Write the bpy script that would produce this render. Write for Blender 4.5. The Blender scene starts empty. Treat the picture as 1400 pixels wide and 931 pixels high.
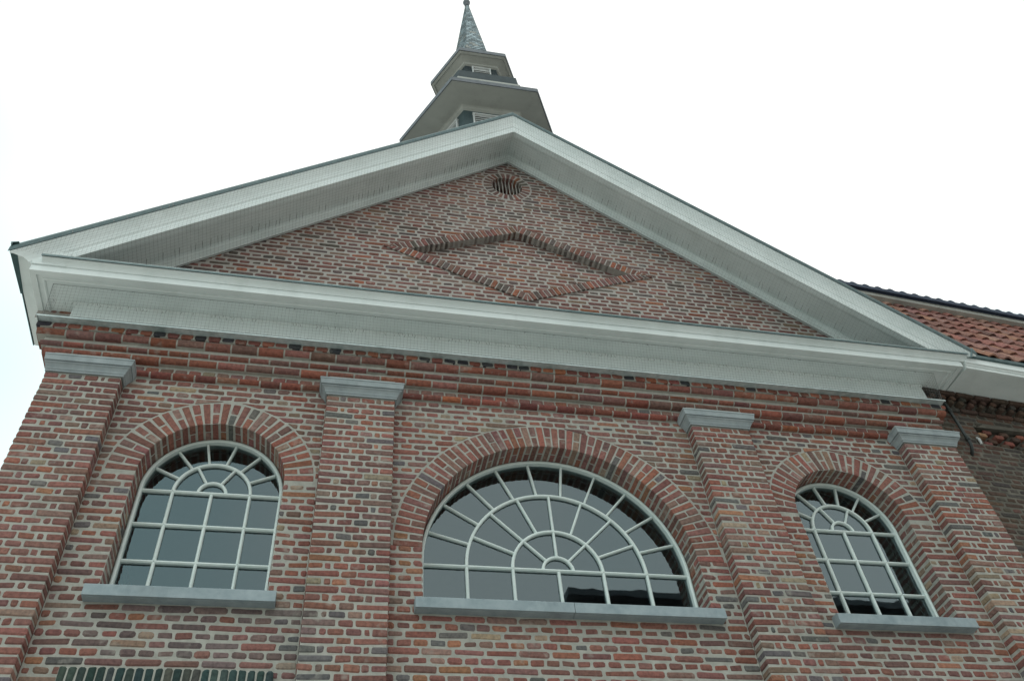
import bpy, bmesh, math, random
import numpy as np
from mathutils import Vector, Matrix

# ------------------------------------------------------------------ camera, sky, sun, exposure
sc = bpy.context.scene
GZ = 4.75                       # height of the window-sill datum above the street
cam_d = bpy.data.cameras.new("camera"); cam = bpy.data.objects.new("camera", cam_d)
sc.collection.objects.link(cam); sc.camera = cam
RM = ((0.9766515124906566, -0.09689452523710029, -0.19173751361898284),
      (-0.1994157410714158, -0.7408674768556819, -0.6413647510975589),
      (-0.0799073548720688, 0.6646253325871445, -0.7428916353821577))
m4 = Matrix(RM).to_4x4(); m4.translation = Vector((-1.7625, -5.1851, -3.1044 + GZ)); cam.matrix_world = m4
cam_d.sensor_width = 36; cam_d.lens = 29.953; cam_d.clip_start = .05; cam_d.clip_end = 2000

SUN_EL, SUN_AZ = math.radians(62), math.radians(-150)     # azimuth of the sun measured from +y
world = bpy.data.worlds.new("World"); sc.world = world; world.use_nodes = True
nt = world.node_tree; nt.nodes.clear()
def N(nt, t, **k):
    n = nt.nodes.new(t)
    for a, b in k.items(): setattr(n, a, b)
    return n
out = N(nt, "ShaderNodeOutputWorld"); mix = N(nt, "ShaderNodeMixShader"); b1 = N(nt, "ShaderNodeBackground"); b2 = N(nt, "ShaderNodeBackground")
sky = N(nt, "ShaderNodeTexSky", sky_type='NISHITA', sun_disc=False); sky.sun_elevation = SUN_EL; sky.sun_rotation = SUN_AZ % (2*math.pi)
nt.links.new(sky.outputs[0], b1.inputs[0]); b1.inputs[1].default_value = .08
tc = N(nt, "ShaderNodeTexCoord"); nz = N(nt, "ShaderNodeTexNoise"); nz.inputs["Scale"].default_value = 1.3; nz.inputs["Detail"].default_value = 3
nz.inputs["Roughness"].default_value = .45
cr = N(nt, "ShaderNodeValToRGB")                          # overcast deck: brighter and cooler patches of cloud
cr.color_ramp.elements[0].position = .33; cr.color_ramp.elements[0].color = (.78, 1.05, 1.06, 1)
cr.color_ramp.elements[1].position = .52; cr.color_ramp.elements[1].color = (1.22, 1.24, 1.20, 1)
nt.links.new(tc.outputs["Generated"], nz.inputs["Vector"]); gd = Vector((.20, .50, .83)).normalized()                # brightest part of the cloud deck, near the hidden sun's glow
vm = N(nt, "ShaderNodeVectorMath", operation='DOT_PRODUCT'); vm.inputs[1].default_value = gd; nt.links.new(tc.outputs["Generated"], vm.inputs[0])
mr = N(nt, "ShaderNodeMapRange"); mr.inputs["From Min"].default_value = .80; mr.inputs["From Max"].default_value = .94; mr.inputs["To Min"].default_value = -.06; mr.inputs["To Max"].default_value = .14
nt.links.new(vm.outputs["Value"], mr.inputs[0]); ad = N(nt, "ShaderNodeMath", operation='ADD'); nt.links.new(mr.outputs[0], ad.inputs[0]); nt.links.new(nz.outputs[0], ad.inputs[1])
nt.links.new(ad.outputs[0], cr.inputs[0]); nt.links.new(cr.outputs[0], b2.inputs[0])
b2.inputs[1].default_value = 1.08
mix.inputs[0].default_value = .9
nt.links.new(b1.outputs[0], mix.inputs[1]); nt.links.new(b2.outputs[0], mix.inputs[2]); nt.links.new(mix.outputs[0], out.inputs[0])

sl = bpy.data.lights.new("sun", 'SUN'); so = bpy.data.objects.new("sun", sl); sc.collection.objects.link(so)
sl.energy = .65; sl.angle = math.radians(35); sl.color = (1, .97, .92)
sd = Vector((math.sin(SUN_AZ)*math.cos(SUN_EL), math.cos(SUN_AZ)*math.cos(SUN_EL), math.sin(SUN_EL)))
so.rotation_euler = sd.to_track_quat('Z', 'Y').to_euler(); so.location = (-5, -10, 30)
sc.view_settings.view_transform = 'Standard'; sc.view_settings.look = 'None'; sc.view_settings.gamma = 1
sc.view_settings.use_curve_mapping = False; sc.view_settings.exposure = 0.06
sc.cycles.max_bounces = 6; sc.cycles.use_denoising = True

rnd = random.Random(7); R = np.random.default_rng(5)
# ------------------------------------------------------------------ materials
def mat(name):
    m = bpy.data.materials.new(name); m.use_nodes = True; t = m.node_tree; t.nodes.clear()
    o = N(t, "ShaderNodeOutputMaterial"); p = N(t, "ShaderNodeBsdfPrincipled"); t.links.new(p.outputs[0], o.inputs[0])
    return m, t, p
def noise(t, scale, detail=4, rough=.55, vec=None, stretch=None):
    c = N(t, "ShaderNodeTexCoord"); n = N(t, "ShaderNodeTexNoise"); n.inputs["Scale"].default_value = scale
    n.inputs["Detail"].default_value = detail; n.inputs["Roughness"].default_value = rough
    v = c.outputs["Object"]
    if stretch:
        mp = N(t, "ShaderNodeMapping"); mp.inputs["Scale"].default_value = stretch; t.links.new(v, mp.inputs[0]); v = mp.outputs[0]
    t.links.new(v, n.inputs["Vector"]); return n
def ramp(t, src, stops):
    r = N(t, "ShaderNodeValToRGB"); e = r.color_ramp.elements
    while len(e) < len(stops): e.new(.5)
    for i, (p, col) in enumerate(stops):
        e[i].position = p; e[i].color = (*col, 1) if len(col) == 3 else col
    t.links.new(src, r.inputs[0]); return r
def mixc(t, fac, a, b, mode='MIX'):
    m = N(t, "ShaderNodeMix", data_type='RGBA', blend_type=mode)
    if isinstance(fac, (int, float)): m.inputs[0].default_value = fac
    else: t.links.new(fac, m.inputs[0])
    for i, v in ((6, a), (7, b)):
        if isinstance(v, tuple): m.inputs[i].default_value = (*v, 1)
        else: t.links.new(v, m.inputs[i])
    return m.outputs[2]
def bump(t, p, src, dist, strength=1.0):
    b = N(t, "ShaderNodeBump"); b.inputs["Strength"].default_value = strength; b.inputs["Distance"].default_value = dist
    t.links.new(src, b.inputs["Height"]); t.links.new(b.outputs[0], p.inputs["Normal"])

def brick_mat(name, dark=1.0, smear=.45):
    m, t, p = mat(name)
    at = N(t, "ShaderNodeAttribute", attribute_name="bc")
    n1 = noise(t, 38, 5, .65); n2 = noise(t, 9, 3, .6); n3 = noise(t, 120, 3, .7)
    c = mixc(t, 1.0, at.outputs["Color"], ramp(t, n1.outputs[0], [(.28, (.55, .55, .57)), (.55, (1, 1, 1)), (.75, (1.25, 1.2, 1.12))]).outputs[0], 'MULTIPLY')
    sm = ramp(t, n2.outputs[0], [(.60, (0, 0, 0)), (.74, (smear,)*3)])         # lime smears and bloom
    c = mixc(t, sm.outputs[0], c, (.40*dark, .38*dark, .33*dark))
    sp = ramp(t, n3.outputs[0], [(.66, (0, 0, 0)), (.74, (.4,)*3)])
    c = mixc(t, sp.outputs[0], c, (.12, .11, .11))
    t.links.new(c, p.inputs["Base Color"]); p.inputs["Roughness"].default_value = .92; p.inputs["Specular IOR Level"].default_value = .25
    n4 = noise(t, 70, 6, .7); bump(t, p, n4.outputs[0], .006, .8)
    return m
def plain_mat(name, c0, c1, scale=6, rough=.7, spec=.4, bd=.0, bs=60, metal=0, stretch=None, stain=None):
    m, t, p = mat(name)
    n = noise(t, scale, 6, .6, stretch=stretch)
    c = ramp(t, n.outputs[0], [(.3, c0), (.7, c1)]).outputs[0]
    if stain:
        s = noise(t, 2.3, 6, .7, stretch=(1, 1, .35)); f = ramp(t, s.outputs[0], [(.5, (0, 0, 0)), (.72, (stain[1],)*3)])
        c = mixc(t, f.outputs[0], c, stain[0])
    t.links.new(c, p.inputs["Base Color"]); p.inputs["Roughness"].default_value = rough
    p.inputs["Specular IOR Level"].default_value = spec; p.inputs["Metallic"].default_value = metal
    if bd: bump(t, p, noise(t, bs, 5, .65).outputs[0], bd, .7)
    return m
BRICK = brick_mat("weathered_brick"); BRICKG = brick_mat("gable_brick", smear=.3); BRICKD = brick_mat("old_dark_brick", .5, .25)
MORTAR = plain_mat("lime_mortar", (.31, .305, .27), (.44, .43, .385), 14, .95, .1, .006, 90, stain=((.22, .215, .19), .5))
MORTARG = plain_mat("gable_mortar", (.33, .305, .28), (.42, .39, .36), 14, .95, .1, .006, 90)
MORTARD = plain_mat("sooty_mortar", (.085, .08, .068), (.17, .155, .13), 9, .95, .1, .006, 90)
PAINT = plain_mat("grey_white_paint", (.66, .715, .70), (.76, .805, .79), 3.5, .55, .35, .0008, 25, stretch=(.4, 1, 1), stain=((.52, .57, .545), .5))
PAINT2 = plain_mat("frame_paint", (.62, .70, .67), (.72, .78, .75), 12, .5, .4)
CAPST = plain_mat("pale_capital_stone", (.27, .31, .32), (.36, .40, .41), 11, .8, .3, .002, 80, stain=((.17, .19, .195), .6))
STONE = plain_mat("blue_limestone", (.235, .29, .31), (.33, .385, .405), 11, .75, .3, .002, 80, stain=((.14, .17, .18), .6))
ZINC = plain_mat("zinc_flashing", (.42, .50, .50), (.62, .69, .68), 20, .45, .5, .001, 30, metal=.25, stain=((.12, .19, .17), .8))
ZINCD = plain_mat("dark_zinc_edge", (.03, .07, .075), (.08, .13, .13), 14, .5, .5, metal=.2)
WIRE = plain_mat("netting_wire", (.13, .135, .135), (.22, .225, .22), 30, .6, .4)
SLATE = None
def slate_mat():
    m, t, p = mat("slate_shingles")
    c = N(t, "ShaderNodeTexCoord"); mp = N(t, "ShaderNodeMapping"); mp.inputs["Scale"].default_value = (1, 1, 1)
    n = noise(t, 7, 5, .7); at = N(t, "ShaderNodeAttribute", attribute_name="bc")
    col = mixc(t, 1.0, at.outputs["Color"], ramp(t, n.outputs[0], [(.3, (.7, .72, .75)), (.7, (1.2, 1.2, 1.2))]).outputs[0], 'MULTIPLY')
    t.links.new(col, p.inputs["Base Color"]); p.inputs["Roughness"].default_value = .5
    bump(t, p, noise(t, 60, 4).outputs[0], .003); return m
SLATE = slate_mat()
EAVE = plain_mat("taupe_eave_paint", (.335, .34, .31), (.41, .415, .38), 3, .7, .3, .001, 20, stretch=(.5, 1, 1), stain=((.18, .18, .165), .5))
TEAL = plain_mat("dark_teal_paint", (.035, .06, .065), (.06, .09, .095), 8, .5, .4)
LOUVRE = plain_mat("white_louvre", (.45, .46, .45), (.55, .56, .55), 10, .6, .3)
LEAD = plain_mat("lead_sheet", (.05, .06, .07), (.11, .12, .135), 12, .55, .5, .002, 20)
TILE = brick_mat("clay_pantile", smear=.25)
TILED = plain_mat("blue_glazed_tile", (.015, .026, .05), (.035, .052, .085), 14, .6, .2)
DARK = plain_mat("shaded_interior", (.05, .05, .05), (.09, .09, .085), 3, .9, .1)  # near-black: shade of the unlit room put into the wall colour
GREENGL = brick_mat("dark_green_brick", .5, .15)
IRON_SHADE = plain_mat("black_iron_and_vent_shade", (.01, .014, .013), (.03, .035, .033), 20, .45, .5)
ASPH = plain_mat("pale_street_setts", (.42, .41, .39), (.52, .51, .49), 8, .9, .2, .004, 200)
PAVE = plain_mat("concrete_paving", (.42, .41, .39), (.52, .51, .49), 5, .9, .2, .004, 90)
GRASSM = plain_mat("gravel_square", (.44, .43, .40), (.54, .52, .49), .4, .95, .1)
def glass_mat():
    m = bpy.data.materials.new("old_window_glass"); m.use_nodes = True; t = m.node_tree; t.nodes.clear()
    o = N(t, "ShaderNodeOutputMaterial"); g = N(t, "ShaderNodeBsdfGlossy"); g.inputs["Roughness"].default_value = .015
    tr = N(t, "ShaderNodeBsdfTransparent"); tr.inputs[0].default_value = (.72, .8, .8, 1)
    f = N(t, "ShaderNodeFresnel"); f.inputs["IOR"].default_value = 2.1; mx = N(t, "ShaderNodeMixShader")
    g.inputs[0].default_value = (.76, .95, 1.0, 1)
    b = N(t, "ShaderNodeBump"); b.inputs["Distance"].default_value = .0012; b.inputs["Strength"].default_value = .5
    n = noise(t, 4.5, 1, .4); t.links.new(n.outputs[0], b.inputs["Height"]); t.links.new(b.outputs[0], g.inputs["Normal"])
    t.links.new(f.outputs[0], mx.inputs[0]); t.links.new(tr.outputs[0], mx.inputs[1]); t.links.new(g.outputs[0], mx.inputs[2]); t.links.new(mx.outputs[0], o.inputs[0])
    return m
GLASS = glass_mat()

# ------------------------------------------------------------------ mesh helpers
class MB:
    """collects polygons (with a material slot and a colour) and links them as one mesh object"""
    def __init__(s): s.v = []; s.f = []; s.m = []; s.c = []; s.hex = []; s.hc = []; s.hm = []; s.hch = []
    def poly(s, pts, m=0, col=(.5, .5, .5)):
        i = len(s.v); s.v += [tuple(p) for p in pts]; s.f.append(tuple(range(i, i+len(pts)))); s.m.append(m); s.c += [col]*len(pts)
    def mesh(s, verts, faces, m=0, col=(.5, .5, .5)):
        i = len(s.v); s.v += [tuple(p) for p in verts]; s.c += [col]*len(verts)
        for f in faces: s.f.append(tuple(i+k for k in f)); s.m.append(m)
    def box(s, x0, x1, y0, y1, z0, z1, m=0, col=(.5, .5, .5)):
        v = [(x, y, z) for z in (z0, z1) for y in (y0, y1) for x in (x0, x1)]
        s.mesh(v, [(0, 2, 3, 1), (4, 5, 7, 6), (0, 1, 5, 4), (2, 6, 7, 3), (0, 4, 6, 2), (1, 3, 7, 5)], m, col)
    def brick(s, corners, col, m=0, ch=.006):
        """corners: 4 front + 4 back (same order, counter-clockwise seen from outside)"""
        s.hex.append(corners); s.hc.append(col); s.hm.append(m); s.hch.append(ch)
    def prism(s, prof, path, closed_path=False, caps=True, m=0, closed_prof=True):
        """prof: list of (a,b); path: list of (origin, A, B): point = origin + a*A + b*B"""
        n = len(prof); rings = []
        for (o, A, B) in path:
            rings.append([tuple(Vector(o)+Vector(A)*a+Vector(B)*b) for a, b in prof])
        v = [p for r in rings for p in r]; f = []; k = len(path)
        for i in range(k if closed_path else k-1):
            j = (i+1) % k
            for q in range(n if closed_prof else n-1):
                q2 = (q+1) % n; f.append((i*n+q, i*n+q2, j*n+q2, j*n+q))
        if caps and not closed_path: f.append(tuple(range(n))[::-1]); f.append(tuple((k-1)*n+q for q in range(n)))
        s.mesh(v, f, m)
    def bar(s, p, q, w, d, m=0, up=(0, -1, 0)):
        """rectangular bar from p to q; w across, d along 'up'"""
        p, q, up = Vector(p), Vector(q), Vector(up); e = (q-p).normalized(); side = e.cross(up).normalized(); up2 = side.cross(e)
        c = .18*min(w, d); prof = [(-w/2, -d/2), (w/2, -d/2), (w/2, d/2-c*2), (w/2-c*2, d/2), (-w/2+c*2, d/2), (-w/2, d/2-c*2)]
        s.prism(prof, [(p, side, up2), (q, side, up2)], m=m)
    def tube(s, pts, r, seg=6, m=0):
        pts = [Vector(p) for p in pts]
        rr = r if isinstance(r, (list, tuple)) else [r]*len(pts); path = []
        for i, p in enumerate(pts):
            e = (pts[min(i+1, len(pts)-1)]-pts[max(i-1, 0)]).normalized(); a = e.cross(Vector((.3, .5, .81))).normalized(); b = e.cross(a)
            path.append((p, a*rr[i], b*rr[i]))
        s.prism([(math.cos(t*2*math.pi/seg), math.sin(t*2*math.pi/seg)) for t in range(seg)], path, m=m)
    def build(s, name, mats, parent=None, clip=None, smooth=False, fixn=False):
        V = np.array(s.v, float).reshape(-1, 3); F = list(s.f); Mt = list(s.m); C = np.array(s.c, float).reshape(-1, 3)
        me = bpy.data.meshes.new(name)
        if s.hex:
            Hx = np.array(s.hex, float); n = len(Hx); ch = np.array(s.hch).reshape(n, 1)
            vs = np.zeros((n, 20, 3))
            unit = lambda a: a/np.maximum(np.linalg.norm(a, axis=1, keepdims=True), 1e-9)
            cd = np.minimum(ch, .006)
            for i in range(4):
                c0 = Hx[:, i]; a = unit(Hx[:, (i+1) % 4]-c0); b = unit(Hx[:, (i-1) % 4]-c0); d = unit(Hx[:, i+4]-c0)
                j = 1+.9*R.random((n, 1)); k2 = 1+.6*R.random((n, 1))
                vs[:, 3*i] = c0+ch*(a*j+b*k2)               # on front face
                vs[:, 3*i+1] = c0+ch*a*j+cd*d                # on side face i (edge i -> i+1)
                vs[:, 3*i+2] = c0+ch*b*k2+cd*d               # on side face i-1
                vs[:, 12+2*i] = Hx[:, i+4]+a*ch*j; vs[:, 13+2*i] = Hx[:, i+4]+b*ch*k2
            fs = [(0, 3, 6, 9)]
            for i in range(4):
                j = (i+1) % 4
                fs.append((3*i, 3*i+1, 3*j+2, 3*j)); fs.append((3*i+1, 12+2*i, 13+2*j, 3*j+2)); fs.append((3*i, 3*i+2, 3*i+1)); fs.append((3*i+2, 13+2*i, 12+2*i, 3*i+1))
            base = len(V); allv = vs.reshape(-1, 3)
            V = np.vstack([V, allv]) if len(V) else allv
            C = np.vstack([C, np.repeat(np.array(s.hc), 20, 0)]) if base else np.repeat(np.array(s.hc), 20, 0)
            for q in range(n):
                o = base+20*q
                for f in fs: F.append(tuple(o+k for k in f))
                Mt += [s.hm[q]]*len(fs)
        me.from_pydata(V.tolist(), [], F)
        for mm in (mats if isinstance(mats, (list, tuple)) else [mats]): me.materials.append(mm)
        me.polygons.foreach_set("material_index", Mt)
        if np.ptp(C) > 1e-6:
            at = me.attributes.new("bc", 'FLOAT_COLOR', 'POINT'); at.data.foreach_set("color", np.hstack([C, np.ones((len(C), 1))]).ravel())
        if clip or fixn:
            bm = bmesh.new(); bm.from_mesh(me); bmesh.ops.remove_doubles(bm, verts=bm.verts, dist=1e-5)
            for (co, no) in (clip or []):
                g = bmesh.ops.bisect_plane(bm, geom=bm.verts[:]+bm.edges[:]+bm.faces[:], plane_co=co, plane_no=no, clear_outer=True)
                ed = [e for e in g['geom_cut'] if isinstance(e, bmesh.types.BMEdge)]
                if ed: bmesh.ops.holes_fill(bm, edges=ed, sides=0)
            bmesh.ops.recalc_face_normals(bm, faces=bm.faces); bm.to_mesh(me); bm.free()
        off = ORG[parent.name] if parent else Vector((0, 0, 0))
        me.transform(Matrix.Translation(-off))
        if smooth: me.polygons.foreach_set("use_smooth", [True]*len(me.polygons))
        me.update()
        o = bpy.data.objects.new(name, me); sc.collection.objects.link(o)
        if parent: o.parent = parent; ORG[o.name] = off
        else: ORG[o.name] = off; o.location = (0, 0, GZ)
        return o
ORG = {}
def empty(name, loc, label, cat, group=None):
    o = bpy.data.objects.new(name, None); sc.collection.objects.link(o); o.location = (loc[0], loc[1], loc[2]+GZ)
    ORG[o.name] = Vector(loc); o["label"] = label; o["category"] = cat; o.empty_display_size = .2
    if group: o["group"] = group
    return o
def structure(o): o["kind"] = "structure"; return o

# brick colours: dull red, mauve, orange, soot grey and buff bricks of an old wall
PAL = [((.245, .105, .085), 30), ((.215, .102, .088), 26), ((.265, .110, .078), 12), ((.195, .112, .096), 14), ((.135, .122, .12), 6), ((.31, .145, .09), 4), ((.30, .225, .16), 3), ((.24, .150, .122), 10)]
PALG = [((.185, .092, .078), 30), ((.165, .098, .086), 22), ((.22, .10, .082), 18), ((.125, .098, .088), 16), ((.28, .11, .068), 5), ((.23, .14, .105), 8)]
PALR = [((.25, .092, .066), 35), ((.21, .084, .066), 30), ((.31, .115, .062), 15), ((.19, .07, .06), 12), ((.30, .17, .11), 5)]
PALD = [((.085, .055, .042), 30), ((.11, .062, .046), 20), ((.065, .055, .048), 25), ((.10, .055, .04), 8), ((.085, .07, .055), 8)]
PALT = [((.030, .052, .050), 30), ((.05, .068, .062), 20), ((.075, .075, .065), 14)]
def pick(pal):
    t = rnd.random()*sum(w for _, w in pal)
    for c, w in pal:
        t -= w
        if t <= 0: break
    k = rnd.uniform(.84, 1.2); return tuple(ci*k*rnd.uniform(.94, 1.06) for ci in c)

H = .0606; JT = .0135
def zrow(k): return k*H
# --- zones: functions z -> (lo, hi) blocked interval or None
def arch_zone(cx, r, zs, zb, ring=.228):
    zk = round(zs/H)*H if ring > .1 else zs
    def f(z):
        if z < zb: return None
        if z <= zk: return (cx-r, cx+r)
        q = (r+ring)**2-max(0, z-zs)**2
        if q <= 0: return None
        return (cx-math.sqrt(q), cx+math.sqrt(q))
    f.cx = cx; return f
def circ_zone(cx, cz, r):
    def f(z):
        q = r*r-(z-cz)**2
        return None if q <= 0 else (cx-math.sqrt(q), cx+math.sqrt(q))
    f.cx = cx; return f
def diamond_zone(hw, zc, hh):
    def f(z):
        t = 1-abs(z-zc)/hh
        return None if t <= 0 else (-hw*t, hw*t)
    f.cx = 0; return f

def tone(x, z, c):
    f = math.sin(1.7*x+2.1*z+.6)*math.sin(2.9*x-1.3*z+1.1)+.6*math.sin(5.1*x+.7)*math.sin(4.3*z-2.0)
    g = math.sin(.9*x-2.7*z+2.2)*math.sin(2.2*x+1.9*z)
    m = 1+.11*f; c = tuple(ci*m for ci in c)
    grey = sum(c)/3; k = max(0, .18*g)
    q = ((x+2.55)/.85)**2+((z+.22)/.20)**2                  # a repair in greyer brick under the left window
    if q < 1 and rnd.random() < .6: k = .55; c = tuple(.8*ci for ci in c)
    return tuple(ci*(1-k)+grey*k for ci in c)
def add_quad_brick(mb, xb0, xb1, xt0, xt1, z0, z1, y, depth, col, m=0, U=None, ch=.0085):
    """brick whose front lies at y (outward -y) with separately cut bottom and top edges"""
    j = lambda a=.0034: rnd.uniform(-a, a)
    yy = y+rnd.uniform(-.0022, .0022); sk = rnd.uniform(-.0025, .0025)
    fr = [(xb0+j(), yy, z0+j()+sk), (xb1+j(), yy, z0+j()-sk), (xt1+j(), yy, z1+j()-sk), (xt0+j(), yy, z1+j()+sk)]
    bk = [(a, yy+depth, b) for a, _, b in fr]
    c = [*fr, *bk]
    if U: c = [U(p) for p in c]
    col = tone(fr[0][0], fr[0][2], col)
    w = min(xb1-xb0, xt1-xt0)
    mb.brick(c, col, m, max(.002, min(ch*rnd.uniform(.7, 1.2), w*.2)))

def brick_field(mb, x0, x1, k0, k1, y, pal, zones=(), limit=None, depth=.1, U=None, ends=(False, False), deep=None, jt=JT, m=0, fill=.02, hook=None):
    """courses k0..k1 of cross bond between x0 and x1; limit(z)->(lo,hi) allowed range"""
    for k in range(k0, k1):
        z0 = zrow(k)+jt/2; z1 = zrow(k+1)-jt/2; zm = (z0+z1)/2
        header = (k % 2 == 0); xs = [x0]
        if header: xs.append(x0+.055 if ends[0] is False else x0+.11)
        else: xs.append(x0+(.11 if (k//2) % 2 == 0 else .22))
        if limit and limit(zm): pass
        pitch = .11 if header else .22
        while xs[-1]+pitch*1.35 < x1:
            p = pitch+rnd.uniform(-.006, .006)
            if not header and rnd.random() < .035: p = .11
            xs.append(xs[-1]+p)
        xs.append(x1)
        for zn in zones:
            e = zn(zm)
            if e: xs = [q for q in xs if q in (x0, x1) or min(abs(q-e[0]), abs(q-e[1])) > .04]
        for a, b in zip(xs[:-1], xs[1:]):
            a2, b2 = a+jt/2*(a > x0), b-jt/2*(b < x1)
            place(mb, a2, b2, z0, z1, y, pick(pal), zones, limit, depth, U, deep, k, m, fill)

def place(mb, a, b, z0, z1, y, col, zones=(), limit=None, depth=.1, U=None, deep=None, k=0, m=0, fill=.02):
    segs = [(a, b, a, b)]                                  # bottom lo,hi, top lo,hi
    if limit:
        lb, lt = limit(z0), limit(z1)
        if lb is None and lt is None: return
        lb = lb or (0, 0); lt = lt or (0, 0)
        out_ = []
        for s in segs:
            q = (max(s[0], lb[0]), min(s[1], lb[1]), max(s[2], lt[0]), min(s[3], lt[1]))
            out_.append(q)
        segs = out_
    for zn in zones:
        out_ = []
        for s in segs:
            eb, et = zn(z0), zn(z1)
            if eb is None and et is None: out_.append(s); continue
            eb = eb or (zn.cx, zn.cx); et = et or (zn.cx, zn.cx)
            out_.append((s[0], min(s[1], eb[0]), s[2], min(s[3], et[0])))
            out_.append((max(s[0], eb[1]), s[1], max(s[2], et[1]), s[3]))
        segs = out_
    for s in segs:
        wb, wt = s[1]-s[0], s[3]-s[2]
        if max(wb, wt) < fill or max(wb, wt) <= 0 or (wb+wt) < fill: continue
        c = (s[0]+s[1]+s[2]+s[3])/4
        def fix(lo, hi): return (lo, hi) if hi-lo > .006 else ((lo+hi)/2-.003, (lo+hi)/2+.003)
        b0, b1_ = fix(s[0], s[1]) if wb > 0 else ((max(min(s[0], s[3]), s[2]),)*2 if False else fix(*clampseg(s[2], s[3], s[0], s[1])))
        t0, t1_ = fix(s[2], s[3]) if wt > 0 else fix(*clampseg(s[0], s[1], s[2], s[3]))
        dp = depth if not deep else deep(s, k, depth)
        if dp > .15 and k % 2 == 0:
            add_quad_brick(mb, b0, b1_, t0, t1_, z0, z1, y+.102, dp-.102, pick(PAL), m, U, ch=.005); dp = .092
        add_quad_brick(mb, b0, b1_, t0, t1_, z0, z1, y, dp, col, m, U)
def clampseg(lo, hi, p, q):
    # degenerate edge: stay within the other edge, nearest to the cut
    c = (p+q)/2; c = min(max(c, lo), hi); return (c, c)

def mortar_sheet(mb, x0, x1, z0, z1, y, zones=(), limit=None, dz=.03, m=1, U=None):
    n = max(1, int(round((z1-z0)/dz))); zz = [z0+(z1-z0)*i/n for i in range(n+1)]
    brk = sorted(set(zz))
    for a, b in zip(brk[:-1], brk[1:]):
        segs = [(x0, x1, x0, x1)]
        if limit:
            lb, lt = limit(a+1e-6), limit(b-1e-6)
            if lb is None and lt is None: continue
            lb = lb or (0, 0); lt = lt or (0, 0); segs = [(max(x0, lb[0]), min(x1, lb[1]), max(x0, lt[0]), min(x1, lt[1]))]
        for zn in zones:
            o_ = []
            for s in segs:
                eb, et = zn(a+1e-6), zn(b-1e-6)
                if eb is None and et is None: o_.append(s); continue
                eb = eb or (zn.cx, zn.cx); et = et or (zn.cx, zn.cx)
                o_ += [(s[0], min(s[1], eb[0]), s[2], min(s[3], et[0])), (max(s[0], eb[1]), s[1], max(s[2], et[1]), s[3])]
            segs = o_
        for s in segs:
            if s[1]-s[0] < 0 and s[3]-s[2] < 0: continue
            P = [(s[0], y, a), (max(s[1], s[0]), y, a), (max(s[3], s[2]), y, b), (s[2], y, b)]
            mb.poly([U(p) for p in P] if U else P, m)

# ------------------------------------------------------------------ the church
ROOT = (0, 1.5, -GZ)
church = empty("church", ROOT, "red brick church front with a white pediment, three arched windows and a small spire turret", "church")
BX, PW, CX = 1.308, .55, 3.43                                # inner pilaster, pilaster width, outer pilaster
WIN = [(-2.625, .52, 1.055), (0.0, 1.068, .525), (2.625, .52, 1.055)]   # centre x, radius, springing z
REV = .19; SILLT = .087
KB = -78                                                     # lowest course (street level)
ZB = KB*H
ring = .228
zones = [arch_zone(cx, r, zs, SILLT-.06, ring) for cx, r, zs in WIN]
mzones = [arch_zone(cx, r+.003, zs, SILLT-.06, -0.0) for cx, r, zs in WIN]

def jamb_depth(s, k, d):
    for cx, r, zs in WIN:
        if zrow(k) < zs and zrow(k) > 0 and (abs(s[1]-(cx-r)) < .01 or abs(s[0]-(cx+r)) < .01): return REV-.004
    return d
mb = MB()
for (a, b) in ((-CX, -BX-PW), (-BX, BX), (BX+PW, CX)):
    brick_field(mb, a+.004, b-.004, KB, 33, 0.0, PAL, zones, deep=jamb_depth)
    mortar_sheet(mb, a, b, ZB, 2.42, .0045, mzones, m=1)
# mortar of the reveals and the soffits of the openings
for cx, r, zs in WIN:
    rr = r+.0035; pts = [(cx-rr, SILLT-.06)]+[(cx+rr*math.cos(t), zs+rr*math.sin(t)) for t in np.linspace(math.pi, 0, 49)]+[(cx+rr, SILLT-.06)]
    for p, q in zip(pts[:-1], pts[1:]): mb.poly([(p[0], .0045, p[1]), (p[0], .34, p[1]), (q[0], .34, q[1]), (q[0], .0045, q[1])], 1)
# inner leaf of the wall and the dark body of the building behind it
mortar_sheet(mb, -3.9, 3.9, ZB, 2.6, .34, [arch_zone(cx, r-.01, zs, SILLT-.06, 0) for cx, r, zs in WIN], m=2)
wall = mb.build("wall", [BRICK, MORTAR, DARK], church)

mb = MB()                                                    # side and back walls, dim inside
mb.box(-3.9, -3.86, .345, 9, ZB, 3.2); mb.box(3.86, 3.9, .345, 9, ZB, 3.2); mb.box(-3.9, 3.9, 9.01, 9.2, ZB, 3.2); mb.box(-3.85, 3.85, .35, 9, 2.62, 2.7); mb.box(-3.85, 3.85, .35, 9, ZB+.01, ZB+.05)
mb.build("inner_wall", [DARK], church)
mb = MB()
def US(p): return (-3.98+p[1], -p[0], p[2])                  # left side wall: local x runs along +y reversed
brick_field(mb, -4.0, -.02, KB, 40, 0, PAL, U=lambda p: (-3.905+p[1], -p[0], p[2])); mortar_sheet(mb, -9.2, 0.0, ZB, 2.9, .004, U=lambda p: (-3.905+p[1], -p[0], p[2]), dz=1)
mb.build("side_wall", [BRICK, MORTAR], church)

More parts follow.
